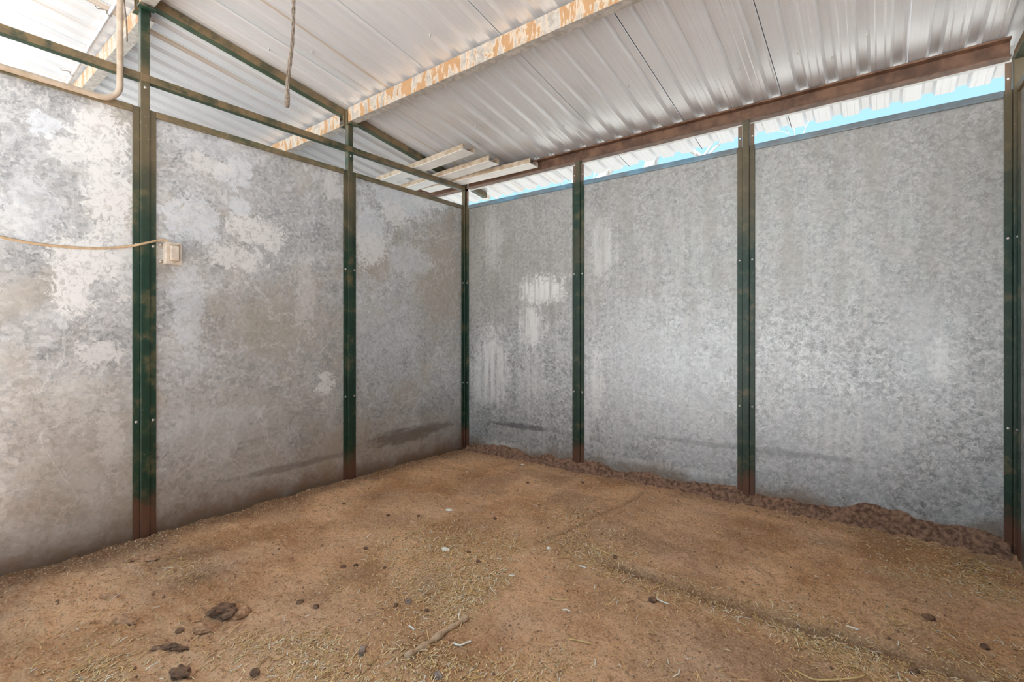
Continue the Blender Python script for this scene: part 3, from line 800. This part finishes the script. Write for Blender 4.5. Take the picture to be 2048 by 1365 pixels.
lump('stone', 817, 1206, .014, .012, .012, 'stone', 'small grey stone beside a patch of pale dust', 'stone', 'stones on the floor', .4, 9)
lump('manure_clump', 448, 1232, .045, .036, .024, 'clod', 'largest dark manure clump, on the left of the floor', 'clump', 'dark clumps', .75, 10, .3, 3)
lump('manure_clump', 485, 1232, .018, .030, .022, 'clodlight', 'reddish clump touching the largest dark clump', 'clump', 'dark clumps', .7, 11, -.3, 3)
lump('manure_clump', 405, 1262, .034, .018, .015, 'clodlight', 'flat brown clod below left of the largest clump', 'clump', 'dark clumps', .7, 12, .5, 3)
lump('manure_clump', 340, 1300, .050, .013, .012, 'clod', 'long dark crust left of the stick and below the clumps', 'clump', 'dark clumps', .8, 13, .75, 3)
lump('manure_clump', 360, 1355, .034, .022, .016, 'clod', 'dark clod at the bottom border, left part', 'clump', 'dark clumps', .6, 14, .3, 3)
lump('manure_clump', 250, 1245, .050, .024, .014, 'clodlight', 'broad low clod in the left foreground', 'clump', 'dark clumps', .5, 15, .4, 3)
lump('manure_clump', 290, 1120, .060, .016, .014, 'clodlight', 'long crusty clod near the foot of the left green post', 'clump', 'dark clumps', .7, 16, .8, 3)
lump('manure_clump', 225, 1190, .050, .018, .008, 'clodlight', 'low crust below the left green post', 'clump', 'dark clumps', .6, 17, .5, 3)
PEL = [(732,1100,.011,'furthest left of the dark pellets'),(686,1137,.012,'left one of two dark pellets side by side'),(711,1134,.010,'right one of two dark pellets side by side'),
       (769,1138,.008,'dark pellet right of the side by side pair'),(957,1128,.012,'dark pellet by the middle straw litter'),(937,1104,.010,'dark pellet right of the jagged cream chip'),
       (600,1210,.013,'dark pellet right of the largest clump'),(1305,1206,.016,'round dark pellet in the right straw litter'),(990,1037,.012,'flat dark pellet right of the oval white chip'),
       (1055,967,.011,'dark pellet nearest the corner of the walls'),(688,1012,.010,'dark pellet below the middle left post'),(853,1223,.010,'dark pellet between the small stone and the stick'),
       (792,1212,.010,'dark pellet touching a straw left of the small stone'),(1857,1238,.018,'dark flat pellet at the right of the floor'),(632,1218,.011,'brown elongated pellet below the left pellets'),
       (360,1267,.012,'small dark crumb left of the flat brown clod'),(837,1034,.010,'dark pellet left of the oval white chip'),(1970,1295,.014,'dark pellet at the lower right'),
       (1165,967,.012,'dark pellet below the post nearest the corner on the back wall'),(1828,1346,.014,'black spot of manure at the lower right border'),(776,1033,.010,'second dark pellet left of the oval white chip'),(1230,1122,.012,'thin dark crumb right of the long yellow stalk')]
for i, (u, v, r, lab) in enumerate(PEL):
    lump('pellet', u, v, r*1.15, r*.9, r*.7, 'clod', lab, 'pellet', 'dark pellets scattered on the floor', .35, 30+i, i*.7)

# the dust-covered stick
def ground_path(uvs, lift): 
    out = []
    for u, v in uvs:
        g = onz(u, v); out.append(Vector((g.x, g.y, hz(g.x, g.y)+lift)))
    return out
m = MB(); sp_ = catmull(ground_path([(812,1322),(835,1305),(860,1288),(890,1268),(912,1252),(934,1237)], 0.006), 5)
m.tube(sp_, [0.009+0.003*math.sin(i*1.1)+0.002*rnd.random() for i in range(len(sp_))], 9)
tag(m.build('stick', M['stick'], None, True), 'dust covered stick lying in the straw at the bottom middle', 'stick')
STALK = [([(1177,1093),(1196,1104),(1218,1115)], .0022, 'long yellow straw stalk right of the round pebble'),
         ([(1102,1201),(1120,1203),(1137,1202)], .0022, 'short straight yellow stalk in the middle litter'),
         ([(1590,1340),(1625,1358),(1670,1363),(1712,1362),(1731,1353)], .0026, 'long curved yellow stalk at the bottom border'),
         ([(1125,1221),(1133,1222),(1140,1225)], .003, 'white stalk below the short straight yellow stalk'),
         ([(1157,1135),(1165,1137),(1173,1141)], .003, 'white stalk below the long yellow stalk'),
         ([(1138,1283),(1160,1288),(1182,1290)], .0026, 'pale stalk in the thick litter at the bottom middle'),
         ([(1693,1257),(1704,1262),(1717,1267)], .003, 'white stalk lying along the dark seam'),
         ([(1312,1203),(1325,1208),(1337,1212)], .0026, 'white stalk beside the round dark pellet'),
         ([(906,1290),(920,1293),(934,1286),(942,1284)], .003, 'bent white stalk right of the stick'),
         ([(818,1257),(823,1261),(828,1267)], .003, 'short white stalk above the stick'),
         ([(1017,1155),(1023,1155),(1029,1156)], .003, 'small white stalk left of the middle litter'),
         ([(1425,1055),(1432,1068),(1440,1072)], .0018, 'thin stalk on the bare dirt of the right half'),
         ([(245,1135),(253,1129),(262,1123)], .002, 'thin pale straw near the foot of the left green post')]
for uvs, r, lab in STALK:
    m = MB(); m.tube(catmull(ground_path(uvs, 0.006), 4), r, 6)
    tag(m.build('straw_stalk', M['white' if 'white' in lab else 'stalk'], None, True), lab, 'straw', 'single straw stalks')

# ------------------------------------------------------------------ loose litter nobody could count
def litter():
    r = np.random.RandomState(5); N = 230000
    x = r.uniform(0.1, XR-0.04, N); y = r.uniform(-3.3, -0.06, N)
    dens = chaff_density(x, y); keep = r.rand(N) < dens*0.85
    x, y = x[keep], y[keep]; n = len(x)
    z = height(x, y)
    L = np.clip(r.lognormal(math.log(0.0140), 0.6, n), .004, .055); wd = r.uniform(.0007, .0018, n)
    a = r.uniform(0, math.pi, n); a = np.where(r.rand(n) < .45, math.radians(118)+r.normal(0, .4, n), a); bend = r.normal(0, .22, n); tilt = r.normal(0.05, .14, n)
    V = np.zeros((n, 9, 3)); 
    for k, t in enumerate((-1, 0, 1)):
        aa = a + bend*t
        cx = x + np.cos(aa)*L*t*0.5; cy = y + np.sin(aa)*L*t*0.5
        cz = z + 0.0022 + np.abs(tilt)*L*0.5*(t+1)*0.5 + (t == 0)*L*0.05
        for q in range(3):
            ph = q*2*math.pi/3 + .5
            V[:, k*3+q, 0] = cx - np.sin(aa)*wd*math.cos(ph); V[:, k*3+q, 1] = cy + np.cos(aa)*wd*math.cos(ph); V[:, k*3+q, 2] = cz + wd*math.sin(ph)
    fq = []
    for k in (0, 1):
        for q in range(3): fq.append((k*3+q, k*3+(q+1)%3, k*3+3+(q+1)%3, k*3+3+q))
    F = (np.array(fq)[None] + 9*np.arange(n)[:, None, None]).reshape(-1, 4)
    me = bpy.data.meshes.new('straw_litter'); me.from_pydata(V.reshape(-1, 3).tolist(), [], F.tolist())
    pal = np.array([(.86,.60,.29),(.72,.45,.19),(.92,.74,.48),(.50,.29,.13),(.96,.90,.78)]); ci = r.choice(5, n, p=[.34,.28,.18,.14,.06])
    c = pal[ci]*r.uniform(.75, 1.1, (n, 1)); c = np.concatenate([c, np.ones((n, 1))], 1)
    at = me.color_attributes.new('tint', 'FLOAT_COLOR', 'POINT'); at.data.foreach_set('color', np.repeat(c, 9, 0).astype(np.float32).ravel())
    me.materials.append(M['straw']); o = bpy.data.objects.new('straw_litter', me); COL.objects.link(o)
    tag(o, 'chopped pale straw and chaff scattered over the dirt floor', 'straw', kind='stuff')
def crumbs():
    r = np.random.RandomState(9); n = 16000
    x = r.uniform(0.04, XR-0.03, n); y = -3.3 + 3.27*r.rand(n)
    x[:1400] = np.abs(r.normal(0.0, .05, 1400))+.034; y[1400:2600] = -np.abs(r.normal(.06, .06, 1200))-.03
    z = height(x, y); s = np.clip(r.lognormal(math.log(.0022), .5, n), .001, .007)
    oc = np.array([(1,0,0),(0,1,0),(-1,0,0),(0,-1,0),(0,0,1),(0,0,-1)], float)
    V = oc[None]*s[:, None, None]*r.uniform(.6, 1.3, (n, 6, 1)); V += np.stack([x, y, z+s*.4], -1)[:, None]
    F = (np.array([(0,1,4),(1,2,4),(2,3,4),(3,0,4),(1,0,5),(2,1,5),(3,2,5),(0,3,5)])[None] + 6*np.arange(n)[:, None, None]).reshape(-1, 3)
    me = bpy.data.meshes.new('soil_crumbs'); me.from_pydata(V.reshape(-1, 3).tolist(), [], F.tolist())
    pal = np.array([(.44,.24,.13),(.62,.37,.21),(.24,.13,.075),(.78,.54,.36)]); c = pal[r.choice(4, n, p=[.4,.3,.2,.1])]
    c = np.concatenate([c, np.ones((n, 1))], 1); at = me.color_attributes.new('tint', 'FLOAT_COLOR', 'POINT'); at.data.foreach_set('color', np.repeat(c, 6, 0).astype(np.float32).ravel())
    me.materials.append(M['crumb']); o = bpy.data.objects.new('soil_crumbs', me); COL.objects.link(o)
    tag(o, 'loose soil crumbs strewn over the floor', 'soil', kind='stuff')
litter(); crumbs()
